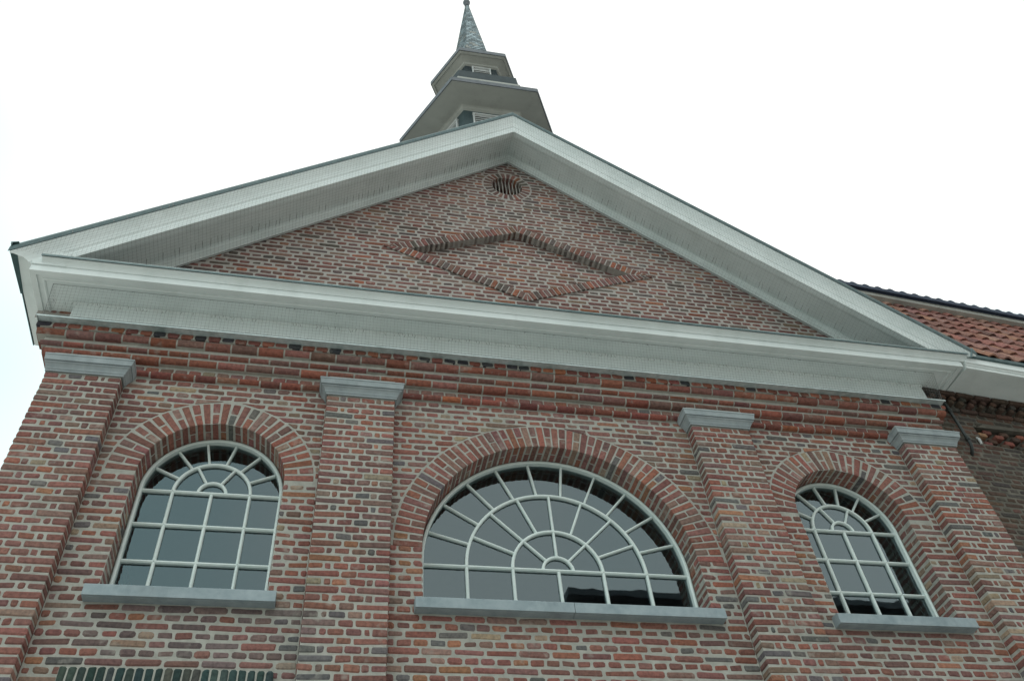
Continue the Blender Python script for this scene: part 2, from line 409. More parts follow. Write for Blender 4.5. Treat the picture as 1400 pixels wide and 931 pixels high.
# brick arches over the windows
def arch_ring(cx, r, zs, n, pal, name, y=0.0):
    mb = MB(); th = math.pi/n
    for i in range(n):
        a0, a1 = math.pi-i*th, math.pi-(i+1)*th; am = (a0+a1)/2; er = Vector((math.cos(am), 0, math.sin(am))); et = Vector((-math.sin(am), 0, math.cos(am)))
        w0 = r*th*.5-.0055; w1 = min(w0+.006, (r+.215)*th*.5-.007); w1 = max(w1, w0)
        def piece(r0, r1, y0, y1):
            f = (r0-r)/.22; g = (r1-r)/.22; wa = w0+(w1-w0)*f; wb = w0+(w1-w0)*g
            jj = lambda: rnd.uniform(-.0015, .0015); C_ = Vector((cx, 0, zs)); yo = rnd.uniform(-.002, .002); lean = rnd.uniform(-.002, .002)
            c = [C_+er*(r0+jj())+et*(wa+jj()), C_+er*(r0+jj())-et*(wa+jj()), C_+er*(r1+jj())-et*(wb+jj()-lean), C_+er*(r1+jj())+et*(wb+jj()+lean)]
            # order counter-clockwise from outside (-y)
            c = [c[0], c[1], c[2], c[3]]
            fr = [(p.x, y0+yo, p.z) for p in c]; bk = [(p.x, y1+yo, p.z) for p in c]
            mb.brick([*fr, *bk], pick(pal), 0, .0045)
        if i % 2 == 0:
            piece(r, r+.215, y, y+.092); piece(r, r+.1, y+.104, REV+.02)
        else:
            piece(r, r+.1, y, y+REV-.004); piece(r+.112, r+.215, y, y+.1)
    # mortar face of the ring
    for i in range(48):
        a, b = math.pi*i/48, math.pi*(i+1)/48
        mb.poly([(cx+q*math.cos(t), y+.004, zs+q*math.sin(t)) for q, t in ((r+.0035, a), (r+.24, a), (r+.24, b), (r+.0035, b))], 1)
    return mb.build(name, [BRICK, MORTAR], church)
arch_ring(*WIN[0], 29, PAL, "brick_arch"); arch_ring(*WIN[1], 59, PAL, "brick_arch"); arch_ring(*WIN[2], 29, PAL, "brick_arch")

# pilasters with stone capitals
PD = .107
def pilaster(x0):
    x1 = x0+PW; mb = MB()
    for k in range(KB, 31):
        z0 = zrow(k)+JT/2; z1 = zrow(k+1)-JT/2
        if k % 2: cuts = [0, .22, .33, .55]
        else: cuts = [0, .105, .16, .275, .39, .445, .55]
        for a, b in zip(cuts[:-1], cuts[1:]):
            a2 = x0+a+(JT/2+rnd.uniform(-.003, .003))*(a > 0); b2 = x0+b-(JT/2+rnd.uniform(-.003, .003))*(b < .55)
            add_quad_brick(mb, a2, b2, a2, b2, z0, z1, -PD, PD+.02, pick(PAL), ch=.0065)
    mb.mesh([(x0+.005, .01, ZB), (x0+.005, -PD+.005, ZB), (x1-.005, -PD+.005, ZB), (x1-.005, .01, ZB), (x0+.005, .01, 2.1), (x0+.005, -PD+.005, 2.1), (x1-.005, -PD+.005, 2.1), (x1-.005, .01, 2.1)],
            [(0, 1, 5, 4), (1, 2, 6, 5), (2, 3, 7, 6)], 1)
    if x0 < -3.5: mb.box(-3.98+.005, -3.9, .002, .12, ZB, 2.1, 1)
    p = mb.build("pilaster", [BRICK, MORTAR], church)
    cb = MB()                                                # capital: abacus over a cavetto, mitred round three sides
    prof = [(0, 1.880), (.012, 1.880), (.013, 1.896), (.018, 1.897), (.024, 1.915), (.037, 1.935), (.050, 1.944), (.050, 1.950), (.040, 1.951), (.040, 1.957), (.058, 1.958), (.066, 2.004), (.070, 2.005), (.070, 2.018), (.0, 2.022)]
    path = []
    lw = .45 if x0 < -3.5 else 1
    for (px, py, dx, dy) in ((x0, .0, -lw, 0), (x0, -PD, -lw, -1), (x1, -PD, 1, -1), (x1, .0, 1, 0)):
        path.append(((px, py, 0), (dx, dy, 0), (0, 0, 1)))
    cb.prism(prof, path)
    cb.build("capital", [CAPST], p, fixn=True)
for x0 in (-CX-PW, -BX-PW, BX, CX): pilaster(x0)

# moulded and corbelled courses under the white cornice
mb = MB()
bays = ((-CX, -BX-PW-.07), (-BX+.07, BX-.07), (BX+PW+.07, CX-.07))
def course(z0, z1, y, pal, pitch, xr=None, rounded=0, depth=.2, ch=.006, sides=True):
    for (a, b) in ([(-(4.04-y), 3.955-y)] if xr is None else xr):
        x = a; first = True
        while x < b-.02:
            w = pitch+rnd.uniform(-.006, .006)
            if b-(x+w) < pitch*.4: w = b-x
            a2, b2 = x+(0 if first else .007), x+w-(.007 if x+w < b-.01 else 0)
            col = pick(pal)
            if rounded:
                # a roll-moulded brick: stacked slices following a quarter round
                n = 5; yy = rnd.uniform(-.0015, .0015); ring_ = []
                pr = []
                for i in range(n+1):
                    t = i/n*math.pi*(1 if rounded == 1 else .5)
                    if rounded == 1: pr.append((y+rounded_d*(1-math.sin(t)), z0+(z1-z0)*(1-math.cos(t))/2))
                    else: pr.append((y+.034*(1-math.sin(t)), z0+(z1-z0)*(1-math.cos(t))))
                pr = [(y+depth, z0)]+pr+[(y+depth, z1)]
                mb.prism([(p+yy, q+rnd.uniform(-.001, .001)) for p, q in pr], [((a2, 0, 0), (0, 1, 0), (0, 0, 1)), ((b2, 0, 0), (0, 1, 0), (0, 0, 1))])
                for q in range(len(mb.c)-2*len(pr), len(mb.c)): mb.c[q] = col
            else: add_quad_brick(mb, a2, b2, a2, b2, z0, z1, y, depth, col, ch=ch)
            x += w; first = False
        if rounded:
            mb.prism([(p+.0045, q) for p, q in pr], [((a+.004, 0, 0), (0, 1, 0), (0, 0, 1)), ((b-.004, 0, 0), (0, 1, 0), (0, 0, 1))], m=1)
rounded_d = .030; PALC = PAL[:4]*2+[((.25, .095, .065), 45)]
course(2.004, 2.058, -.042, PALR, .17, bays, rounded=1, depth=.1)
course(2.070, 2.124, -.004, PAL, .11, [(-CX, CX)], depth=.1)
course(2.146, 2.190, -.062, PALC, .22, rounded=2)
course(2.219, 2.260, -.090, PALC, .16, rounded=1)
course(2.292, 2.338, -.135, PALC, .215, rounded=2)
course(2.350, 2.398, -.150, PALR+[((.05, .05, .055), 40)], .11)
LX, RX = 4.04, 3.955
for z0, z1, y in ((2.055, 2.146, .003), (2.186, 2.219, -.054), (2.258, 2.292, -.078), (2.334, 2.353, -.128), (2.35, 2.3995, -.143)):
    mb.box(-(LX-y)+.006, RX-y-.006, y, .1, z0, z1, 1)
corb = mb.build("brick_cornice", [BRICK, MORTAR], church, fixn=False)
mb = MB(); mb.box(-4.185, 4.075, -.212, -.05, 2.4005, 2.4045); mb.box(-4.185, 4.075, -.216, -.2125, 2.390, 2.4045)
mb.box(-4.19, -4.1855, -.216, -.05, 2.390, 2.4045)
mb.build("flashing", [ZINC], corb)

# dark glazed soldier course over the opening below the left window
mb = MB()
x = -3.215
while x < -2.03:
    add_quad_brick(mb, x+.004, x+.047, x+.004, x+.047, -.56, -.45, -.045, .14, pick(PALT), ch=.007); x += .0535
mb.box(-3.21, -2.03, -.038, .05, -.558, -.452, 1)
mb.build("brick_lintel", [GREENGL, MORTAR], church)

# ---------------------------------------------------------------- windows
def window(cx, r, zs, arcs, spokes, hub, trans, vert):
    mb = MB(); y = REV; yb = y+.05; fw = .026; B = .023; ri = r-.004
    def arc(rad, w, d, y0, a0=0, a1=math.pi, n=40, zc=zs):
        prof = [(-w/2, 0), (-w/2, -d+.006), (-w/2+.007, -d), (w/2-.007, -d), (w/2, -d+.006), (w/2, 0)]
        mb.prism(prof, [((cx, y0, zc), (0, 0, 0), (0, 0, 0))]*0 + [((cx+rad*math.cos(t), y0, zc+rad*math.sin(t)), (math.cos(t), 0, math.sin(t)), (0, 1, 0)) for t in np.linspace(a0, a1, n)])
    arc(ri-fw/2, fw, .06, yb)
    for s in (-1, 1): mb.bar((cx+s*(ri-fw/2), yb-.03, SILLT-.01), (cx+s*(ri-fw/2), yb-.03, zs), fw, .06)
    mb.bar((cx-ri+fw, yb-.027, SILLT+.0), (cx+ri-fw, yb-.027, SILLT+.0), .05, .054)
    for a in arcs:
        arc(a, B, .035, yb-.008)
        mb.bar((cx-a, yb-.0255, SILLT), (cx-a, yb-.0255, zs-.001), B, .035); mb.bar((cx+a, yb-.0255, SILLT), (cx+a, yb-.0255, zs-.001), B, .035)
    arc(hub, .022, .033, yb-.008, n=16)
    rad = [hub]+sorted(arcs)+[ri-fw+.002]
    for i, n in enumerate(spokes):
        for k in range(1, n):
            t = math.pi*k/n; e = (math.cos(t), math.sin(t)); a, b = rad[i]+.008, rad[i+1]-.008
            mb.bar((cx+a*e[0], yb-.024, zs+a*e[1]), (cx+b*e[0], yb-.024, zs+b*e[1]), .019, .032)
    for z in [zs]+trans: mb.bar((cx-ri+fw, yb-.0262, z), (cx+ri-fw, yb-.0262, z), .024, .0336)
    for v in vert: mb.bar((cx+v, yb-.0251, SILLT), (cx+v, yb-.0251, zs-.012), B, .0342)
    w = mb.build("window", [PAINT2], church, fixn=True)
    g = MB(); yg = yb-.014; n = 32; top = [(cx+(ri-.02)*math.cos(t), yg, zs+(ri-.02)*math.sin(t)) for t in np.linspace(0, math.pi, n)]
    pts = top+[(cx-ri+.02, yg, SILLT-.02), (cx+ri-.02, yg, SILLT-.02)]
    g.poly(pts if PANE_OUT else pts[::-1]); g.build("pane", [GLASS], w)
    return w
PANE_OUT = True
W1 = window(*WIN[0], [.277], [3, 7], .10, [.755, .446], [0.0])
W2 = window(*WIN[1], [.357, .711], [4, 8, 11], .12, [], [0.0])
W3 = window(*WIN[2], [.277], [3, 7], .10, [.755, .446], [0.0])
def sill(x0, x1, w, split=None):
    mb = MB()
    for a, b in ([(x0, x1)] if split is None else [(x0, split-.002), (split+.002, x1)]):
        prof = [(-.083, 0), (-.083, .074), (-.078, .080), (REV+.01, .105), (REV+.01, 0), (-.06, 0), (-.062, .004), (-.068, .004), (-.07, 0)]
        mb.prism([(p, q+.001) for p, q in prof], [((a, 0, 0), (0, 1, 0), (0, 0, 1)), ((b, 0, 0), (0, 1, 0), (0, 0, 1))])
    mb.build("sill", [STONE], w, fixn=True)
sill(-3.213, -2.04, W1); sill(-1.128, 1.122, W2, -.014); sill(2.025, 3.205, W3)

# ---------------------------------------------------------------- gable
SL = .834; GA = 6.262
def glim(z):
    w = (GA+.12-z)/SL
    return None if w <= 0 else (-w, w)
DZ = 4.185; DHW, DHH = 1.475, .665; BW = .112; ca = DHH/math.hypot(DHW, DHH)   # sin of the edge angle
bandv = BW/(DHW/math.hypot(DHW, DHH)); IHH = DHH-bandv; IHW = DHW*IHH/DHH
dz_out = diamond_zone(DHW+.012, DZ, DHH+.006); OC = (-.045, 5.70, .185)
mb = MB()
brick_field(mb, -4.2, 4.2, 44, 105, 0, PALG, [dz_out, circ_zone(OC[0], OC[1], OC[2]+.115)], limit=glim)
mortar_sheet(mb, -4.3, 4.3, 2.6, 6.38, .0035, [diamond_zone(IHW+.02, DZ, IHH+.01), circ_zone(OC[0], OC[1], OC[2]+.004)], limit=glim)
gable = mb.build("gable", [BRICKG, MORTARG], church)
mb = MB()                                                    # raised diamond frame of bricks on edge
n_b = 27
for sx, sz in ((-1, 1), (1, 1), (-1, -1), (1, -1)):
    A = Vector((sx*DHW, 0, DZ)); Bp = Vector((0, 0, DZ+sz*DHH)); e = (Bp-A).normalized(); Lg = (Bp-A).length
    nin = Vector((-sx*abs(e.z), 0, -sz*abs(e.x)))
    nin = nin.normalized(); pit = Lg/n_b
    for i in range(n_b):
        s0, s1 = i*pit+.006, (i+1)*pit-.006
        fr = []
        lim_in = lambda s: min(BW, max(.012, .9*(s+.003)*abs(e.z)/abs(e.x) if False else BW))
        c = [A+e*s0, A+e*s1, A+e*s1+nin*BW, A+e*s0+nin*BW]
        c = [Vector((min(q.x*sx, 10)*sx if q.x*sx > .003 else .003*sx, 0, q.z if (q.z-DZ)*sz > .003 else DZ+.003*sz)) for q in c]
        if (c[2]-c[3]).length < .01 and i < 3: continue
        area = (c[1]-c[0]).cross(c[3]-c[0]).y
        if area > 0: c = [c[0], c[3], c[2], c[1]]
        yo = -.016+rnd.uniform(-.003, .003)
        mb.brick([(q.x, yo, q.z) for q in c]+[(q.x, .085, q.z) for q in c], pick(PALG), 0, .005)
    P_ = [A, Bp, Bp+Vector((0, 0, -sz*bandv)), Vector((sx*IHW, 0, DZ))]
    f = [(q.x, -.010, q.z) for q in P_]; b = [(q.x, .085, q.z) for q in P_]
    mb.mesh(f+b, [(0, 1, 2, 3), (0, 4, 5, 1), (2, 6, 7, 3)], 1)
mb.build("diamond_frame", [BRICKG, MORTARG], gable)
mb = MB()
def dlim(z):
    t = 1-abs(z-DZ)/(IHH+.02)
    return None if t <= 0 else (-(IHW+.04)*t, (IHW+.04)*t)
brick_field(mb, -1.4, 1.4, 59, 79, .075, PALG, limit=dlim, depth=.05); mortar_sheet(mb, -1.5, 1.5, DZ-.64, DZ+.64, .079, limit=dlim)
mb.build("diamond_panel", [BRICKG, MORTARG], gable)
mb = MB(); n = 24                                            # round vent ringed with brick headers
for i in range(n):
    a = 2*math.pi*(i+.5)/n; er = Vector((math.cos(a), 0, math.sin(a))); et = Vector((-math.sin(a), 0, math.cos(a))); C_ = Vector((OC[0], 0, OC[1])); r0, r1 = OC[2], OC[2]+.1; wa, wb = r0*math.pi/n-.005, r0*math.pi/n
    c = [C_+er*r0+et*wa, C_+er*r0-et*wa, C_+er*r1-et*wb, C_+er*r1+et*wb]
    mb.brick([(q.x, 0, q.z) for q in c]+[(q.x, .24, q.z) for q in c], pick(PALG), 0, .004)
    a0, a1 = 2*math.pi*i/n, 2*math.pi*(i+1)/n
    mb.poly([(OC[0]+q*math.cos(t), .003, OC[1]+q*math.sin(t)) for q, t in ((r0+.002, a0), (r0+.125, a0), (r0+.125, a1), (r0+.002, a1))], 1)
    mb.poly([(OC[0]+(r0+.003)*math.cos(t), yy, OC[1]+(r0+.003)*math.sin(t)) for yy, t in ((.003, a0), (.26, a0), (.26, a1), (.003, a1))], 1)
mb.poly([(OC[0]+.21*math.cos(t), .25, OC[1]+.21*math.sin(t)) for t in np.linspace(0, 2*math.pi, 24, endpoint=False)], 2)  # black disc: darkness of the vent's unlit depth put in as colour
for i in range(-4, 5):
    h_ = math.sqrt(max(0, OC[2]**2-(i*.042)**2)); mb.tube([(OC[0]+i*.042, .05, OC[1]-h_), (OC[0]+i*.042, .05, OC[1]+h_)], .0065, 6, m=1)
mb.build("round_vent", [BRICKG, MORTARG, IRON_SHADE], gable)

# ---------------------------------------------------------------- white cornices
mb = MB()
def plan(prof, x=3.873, yb=.6, right=True):
    pts = [(-x, yb, -1, 0), (-x, 0, -1, -1), (x, 0, 1, -1), (x, yb, 1, 0)]
    mb.prism(prof, [((a, b, 0), (dx, dy, 0), (0, 0, 1)) for a, b, dx, dy in pts], closed_prof=True)
plan([(.05, 2.4055), (.115, 2.4055), (.115, 2.47), (.118, 2.473), (.118, 2.66), (.13, 2.668), (.13, 2.70), (.05, 2.70)])           # frieze
plan([(.0, 2.701), (.325, 2.701), (.325, 2.694), (.335, 2.688), (.345, 2.694), (.345, 2.701), (.385, 2.701), (.385, 2.688), (.43, 2.688), (.43, 2.750), (.425, 2.756), (.425, 2.762), (.0, 2.762)], yb=.62)   # soffit and fascia
cr_ = [(-.38, 2.7635), (-.432, 2.7635), (-.436, 2.770), (-.443, 2.786), (-.456, 2.801), (-.472, 2.810), (-.478, 2.814), (-.478, 2.826), (-.38, 2.836)]
mb.prism(cr_, [((-4.235, 0, 0), (0, 1, 0), (0, 0, 1)), ((4.385, 0, 0), (0, 1, 0), (0, 0, 1))])
corn = mb.build("cornice", [PAINT], church, fixn=True)
mb = MB(); e_ = [(-.02, 2.838), (-.484, 2.8275), (-.490, 2.812), (-.493, 2.812), (-.490, 2.834), (-.02, 2.843)]
mb.prism(e_, [((-4.242, 0, 0), (0, 1, 0), (0, 0, 1)), ((4.39, 0, 0), (0, 1, 0), (0, 0, 1))]); mb.build("zinc_edge", [ZINCD], corn, fixn=True)
mb = MB(); mb.bar((-4.24, -.488, 2.838), (4.38, -.488, 2.838), .006, .006); mb.build("zinc_bead", [ZINC], corn)
mb = MB(); mb.box(-3.2, 3.2, -.03, -.004, 3.35, 3.36)
# side eave with its gutter edge running back on the left
mb = MB()
se = [(-4.05, 2.763), (-4.304, 2.763), (-4.308, 2.79), (-4.33, 2.822), (-4.352, 2.826), (-4.36, 2.835), (-4.365, 2.86), (-4.392, 2.875), (-4.432, 2.880), (-4.474, 2.887), (-4.480, 2.91), (-4.05, 2.94)]
mb.prism(se, [((0, -.44, 0), (1, 0, 0), (0, 0, 1)), ((0, .6, 0), (1, 0, 0), (0, 0, 1))])
ev = mb.build("side_eave", [PAINT], church, fixn=True)
mb = MB(); mb.prism([(-4.4805, 2.885), (-4.490, 2.888), (-4.496, 2.918), (-4.44, 2.932), (-4.4805, 2.912)], [((0, -.513, 0), (1, 0, 0), (0, 0, 1)), ((0, .605, 0), (1, 0, 0), (0, 0, 1))])
mb.build("gutter_edge", [ZINCD], ev, fixn=True)

# raking cornices; profile given as (y, height at the apex)
rp = [(-.002, 6.243), (-.024, 6.236), (-.026, 6.30), (-.030, 6.345), (-.045, 6.362), (-.075, 6.368), (-.09, 6.350), (-.36, 6.290), (-.36, 6.272), (-.43, 6.266), (-.43, 6.375), (-.437, 6.388), (-.44, 6.41), (-.452, 6.46), (-.476, 6.52), (-.490, 6.545), (-.490, 6.590), (-.002, 6.615)]
zp = [(-.002, 6.618), (-.4905, 6.593), (-.4935, 6.56), (-.497, 6.56), (-.500, 6.612), (-.495, 6.640), (-.002, 6.66)]
rake_parts = []
for s in (-1, 1):
    mb = MB(); mb.prism(rp, [((0, 0, 0), (0, 1, 0), (0, 0, 1)), ((s*5.0, 0, -SL*5.0), (0, 1, 0), (0, 0, 1))])
    rk = mb.build("raking_cornice", [PAINT], church, clip=[((0, 0, 2.7645), (0, 0, -1)), ((s*4.315, 0, 0), (s, 0, 0))])
    cp = [(-.428, 6.262), (-.43, 6.262)]+rp[10:17]+[(-.43, 6.595)]
    mb = MB(); mb.prism(cp, [((s*4.3155, 0, -SL*4.3155), (0, 1, 0), (0, 0, 1)), ((s*4.482, 0, -SL*4.482), (0, 1, 0), (0, 0, 1))])
    mb.build("crown_end", [PAINT], rk, clip=[((0, 0, 2.7645), (0, 0, -1)), ((s*4.316, -.43, 0), (s*.33, .94, 0)), ((s*4.478, 0, 0), (s, 0, 0))])
    mb = MB(); mb.prism(zp, [((0, 0, 0), (0, 1, 0), (0, 0, 1)), ((s*5.0, 0, -SL*5.0), (0, 1, 0), (0, 0, 1))])
    mb.build("zinc_edge", [ZINCD], rk, clip=[((s*4.492, 0, 0), (s, 0, 0))])
    if s > 0:
        mb = MB(); mb.prism([(-.512, 2.80), (-.505, 2.80), (-.492, 2.915), (-.512, 2.915)], [((4.391, 0, 0), (0, 1, 0), (0, 0, 1)), ((4.50, 0, 0), (0, 1, 0), (0, 0, 1))])
        mb2 = MB(); mb2.bar((4.395, -.494, 2.765), (4.478, -.500, 2.905), .018, .012); mb2.build("corner_flashing", [ZINCD], rk)
    # bird netting of square wire mesh stretched under the rake
    mb = MB(); pit = .030; nl = int(5.55/pit)
    pts = [(-.508, 6.60), (-.448, 6.255), (-.034, 6.222)]
    def at(u, yz, sag=0): return (s*u, yz[0], yz[1]-SL*u)
    def wire(p, q, w=.0012, m=0):
        p, q = Vector(p), Vector(q); e = (q-p).normalized(); a = e.cross(Vector((0, 1, 0))).normalized()*w/2; b = e.cross(a).normalized()*w/2
        mb.mesh([p+a, p+b, p-a, p-b, q+a, q+b, q-a, q-b], [(0, 1, 5, 4), (1, 2, 6, 5), (2, 3, 7, 6), (3, 0, 4, 7)])
    zmin = 2.84
    u = .02
    while u < 4.44:
        for a, b in zip(pts[:-1], pts[1:]):
            A, B_ = Vector(at(u, a)), Vector(at(u, b))
            du = rnd.uniform(-.002, .002); A.x += du
            if A.z < zmin and B_.z < zmin: continue
            if B_.z < zmin: B_ = A+(B_-A)*((A.z-zmin)/(A.z-B_.z))
            wire(A, B_)
        u += pit
    rows = []
    for a, b in zip(pts[:-1], pts[1:]):
        L_ = math.hypot(a[0]-b[0], a[1]-b[1]); k = int(L_/pit)
        rows += [(a[0]+(b[0]-a[0])*i/k, a[1]+(b[1]-a[1])*i/k) for i in range(k)]
    for yz in rows+[pts[-1]]:
        ue = min(4.44, (yz[1]-zmin)/SL); n = 12
        for i in range(n): wire(at(ue*i/n, yz), at(ue*(i+1)/n, yz), 0.0011 if yz != pts[-1] else .006)
    u = .05
    while u < 4.3:
        zz = 6.25-SL*u
        if zz > zmin+.02 and rnd.random() < .7: wire((s*u, -.14, zz-.022), (s*u+rnd.uniform(-.008, .008), -.21, zz-.008+rnd.uniform(-.01, .02)), .0038)
        if rnd.random() < .12: wire((s*u, -.51, 6.58-SL*u), (s*u+.01, -.512, 6.55-SL*u), .008)
        u += rnd.choice((.03, .06, .06))
    mb.build("bird_netting", [WIRE], rk)
# netting of the level cornice
mb = MB(); pit = .030; T, Bm = (-.300, 2.692), (-.215, 2.41)
def wire(p, q, w=.0012):
    p, q = Vector(p), Vector(q); e = (q-p).normalized(); a = e.cross(Vector((.1, 1, .2))).normalized()*w/2; b = e.cross(a).normalized()*w/2
    mb.mesh([p+a, p+b, p-a, p-b, q+a, q+b, q-a, q-b], [(0, 1, 5, 4), (1, 2, 6, 5), (2, 3, 7, 6), (3, 0, 4, 7)])
x = -4.14
while x < 4.04:
    j = rnd.uniform(-.003, .003); wire((x+j, *T), (x, *Bm)); x += pit
for i in range(11):
    t = i/10; y_, z_ = T[0]+(Bm[0]-T[0])*t, T[1]+(Bm[1]-T[1])*t; n = 60; w = .004 if i in (0, 10) else .0011
    pts = [(-4.14+8.18*k/n, y_+(rnd.uniform(-.003, .003) if 0 < i < 10 else 0), z_) for k in range(n+1)]
    for p, q in zip(pts[:-1], pts[1:]): wire(p, q, w)
for xe in (-4.14, 4.04):                                     # net ends folded back to the frieze
    for i in range(11):
        t = i/10; wire((xe, T[0]+(Bm[0]-T[0])*t, T[1]+(Bm[1]-T[1])*t), (xe, -.12, T[1]+(Bm[1]-T[1])*t))
    for i in range(7):
        t = i/6; wire((xe, T[0]+.18*t, 2.692), (xe, Bm[0]+.095*t, 2.41), .004 if i == 0 else .0011)
x = -4.1
while x < 4.02:                                              # short thicker wires scattered along the mesh
    t = .52+rnd.uniform(-.04, .04)
    if rnd.random() < .75: wire((x, T[0]+(Bm[0]-T[0])*t, T[1]+(Bm[1]-T[1])*t), (x+rnd.uniform(-.012, .012), T[0]+(Bm[0]-T[0])*(t+.09)-.004, T[1]+(Bm[1]-T[1])*(t+.09)+rnd.uniform(-.01, .01)), .0035)
    if rnd.random() < .25: wire((x, T[0], T[1]), (x+rnd.uniform(-.01, .01), T[0]-.01, T[1]-rnd.uniform(.01, .03)), .006)
    x += rnd.choice((.03, .03, .06, .09))
mb.build("bird_netting", [WIRE], corn)

# roof behind the pediment
mb = MB()
for s in (-1, 1):
    mb.prism([(.0, 6.50), (.0, 6.645), (.62, 6.645), (.62, 6.50)], [((0, .003, 0), (0, 1, 0), (0, 0, 1)), ((s*4.22, .003, -SL*4.22), (0, 1, 0), (0, 0, 1))])
    mb.prism([(.63, 6.2), (.63, 6.60), (9.2, 6.60), (9.2, 6.2)], [((0, 0, 0), (0, 1, 0), (0, 0, 1)), ((s*3.82, 0, -SL*3.82), (0, 1, 0), (0, 0, 1))])
mb.build("roof", [LEAD], church, fixn=True)

LANT = plain_mat("lantern_lead", (.022, .032, .036), (.04, .055, .06), 10, .7, .3)
# ---------------------------------------------------------------- hexagonal turret
TY = 1.058; PH = -.016
def hexr(r, z, ph=PH, y=TY): return [(r*math.sin(math.radians(t)+ph), y-r*math.cos(math.radians(t)+ph), z) for t in (-30, 30, 90, 150, 210, 270)]
def hexsolid(mb, rings, m=0, caps=True):
    v = [p for r, z in rings for p in hexr(r, z)]; f = []
    for i in range(len(rings)-1):
        for k in range(6): f.append((i*6+k, i*6+(k+1) % 6, (i+1)*6+(k+1) % 6, (i+1)*6+k))
    if caps: f += [tuple(range(6))[::-1], tuple((len(rings)-1)*6+k for k in range(6))]
    mb.mesh(v, f, m)
mb = MB(); hexsolid(mb, [(.80, 5.2), (.80, 8.34)])
turret = mb.build("turret", [TEAL], church, fixn=True)
mb = MB(); hexsolid(mb, [(.78, 8.26), (.835, 8.30), (.85, 8.335), (.87, 8.345), (1.238, 8.372), (1.24, 8.43), (.78, 8.47)])
lo = mb.build("lower_eave", [EAVE], turret, fixn=True)
mb = MB(); hexsolid(mb, [(1.241, 8.366), (1.252, 8.366), (1.258, 8.455), (1.24, 8.475), (1.0, 8.78), (.93, 9.02)], caps=False)
mb.build("lead_roof", [LEAD], turret, fixn=True)
mb = MB(); hexsolid(mb, [(.90, 9.02), (.945, 9.022), (.95, 9.10), (.93, 9.12), (.90, 9.13)]); mb.build("lantern_ledge", [EAVE], turret, fixn=True)
mb = MB(); hexsolid(mb, [(.90, 9.13), (.90, 9.42), (.54, 9.62), (.52, 10.42)]); mb.build("lantern", [LANT], turret, fixn=True)
mb = MB(); hexsolid(mb, [(.50, 10.36), (.56, 10.38), (.57, 10.42), (.70, 10.455), (.715, 10.44), (.755, 10.45), (.76, 10.52), (.5, 10.56)]); mb.build("upper_eave", [EAVE], turret, fixn=True)
mb = MB(); hexsolid(mb, [(.761, 10.455), (.770, 10.455), (.774, 10.555), (.765, 10.575), (.40, 10.74)], caps=False); mb.build("eave_edge", [LEAD], turret, fixn=True)
# louvred openings on the six faces of the drum and the lantern
def louvre(r, z0, z1, w, k, arched):
    mb = MB(); a = math.radians(60*k)+PH; ap = r*math.cos(math.pi/6); n_ = Vector((math.sin(a), -math.cos(a), 0)); t_ = Vector((math.cos(a), math.sin(a), 0)); o = Vector((0, TY, 0))+n_*(ap+.004)
    ns = int((z1-z0)/.055)
    for i in range(ns):
        z = z0+i*.055; P = [o-t_*w/2+Vector((0, 0, z)), o+t_*w/2+Vector((0, 0, z))]
        mb.prism([(.03, 0), (.034, .008), (.006, .05), (.0, .046)], [(P[0], n_, (0, 0, 1)), (P[1], n_, (0, 0, 1))])
    for sgn in (-1, 1): q = o+t_*sgn*(w/2+.012)+n_*.018; mb.bar(q+Vector((0, 0, z0)), q+Vector((0, 0, z1)), .024, .036, up=n_)
    q = o+n_*.018; mb.bar(q-t_*(w/2+.03)+Vector((0, 0, z1+.012)), q+t_*(w/2+.03)+Vector((0, 0, z1+.012)), .024, .04, up=n_)
    mb.prism([(.001, 0), (.004, 0), (.004, z1-z0), (.001, z1-z0)], [(o-t_*w/2+Vector((0, 0, z0)), n_, (0, 0, 1)), (o+t_*w/2+Vector((0, 0, z0)), n_, (0, 0, 1))])
    mb.build("louvre", [LOUVRE], turret, fixn=True)
for k in range(6):
    louvre(.80, 7.25, 8.15, .50, k, 0); louvre(.53, 9.72, 10.27, .26, k, 0)
# spire clad in slate shingles
mb = MB(); z0, z1 = 10.62, 14.30; r0, r1 = .45, .035
def rs(z):
    t = (z-z0)/(z1-z0); return r0+(r1-r0)*t+.16*max(0, 1-t*9)**2
hexsolid(mb, [(rs(z0+(z1-z0)*i/24)-.012, z0+(z1-z0)*i/24) for i in range(25)], 1)
zc = z0; row = 0
while zc < z1-.05:
    hgt = .085; za, zb_ = zc, min(zc+hgt*1.15, z1)
    for k in range(6):
        A0, A1 = Vector(hexr(rs(za)+.004, za)[k]), Vector(hexr(rs(za)+.004, za)[(k+1) % 6]); B0, B1 = Vector(hexr(rs(zb_)-.008, zb_)[k]), Vector(hexr(rs(zb_)-.008, zb_)[(k+1) % 6])
        W = (A1-A0).length; n_ = max(1, int(W/.085)); off = .5 if row % 2 else 0
        cuts = sorted(set([0, 1]+[min(1, max(0, (i+off)/n_)) for i in range(n_+1)]))
        for a, b in zip(cuts[:-1], cuts[1:]):
            if b-a < .02: continue
            g = .004/W; P = [A0.lerp(A1, a+g), A0.lerp(A1, b-g), B0.lerp(B1, b-g), B0.lerp(B1, a+g)]
            nn = (P[1]-P[0]).cross(P[3]-P[0]).normalized(); kk = rnd.uniform(.6, 1.5); col = (.32*kk, .38*kk, .40*kk) if rnd.random() > .15 else (.42, .42, .39)
            P[0] += nn*.004; P[1] += nn*.004; mb.mesh([*P, *[p-nn*.008 for p in P]], [(0, 1, 2, 3), (0, 4, 5, 1), (1, 5, 6, 2), (3, 7, 4, 0)], 0, col)
    zc += hgt; row += 1
mb.build("spire", [SLATE, LEAD], turret)
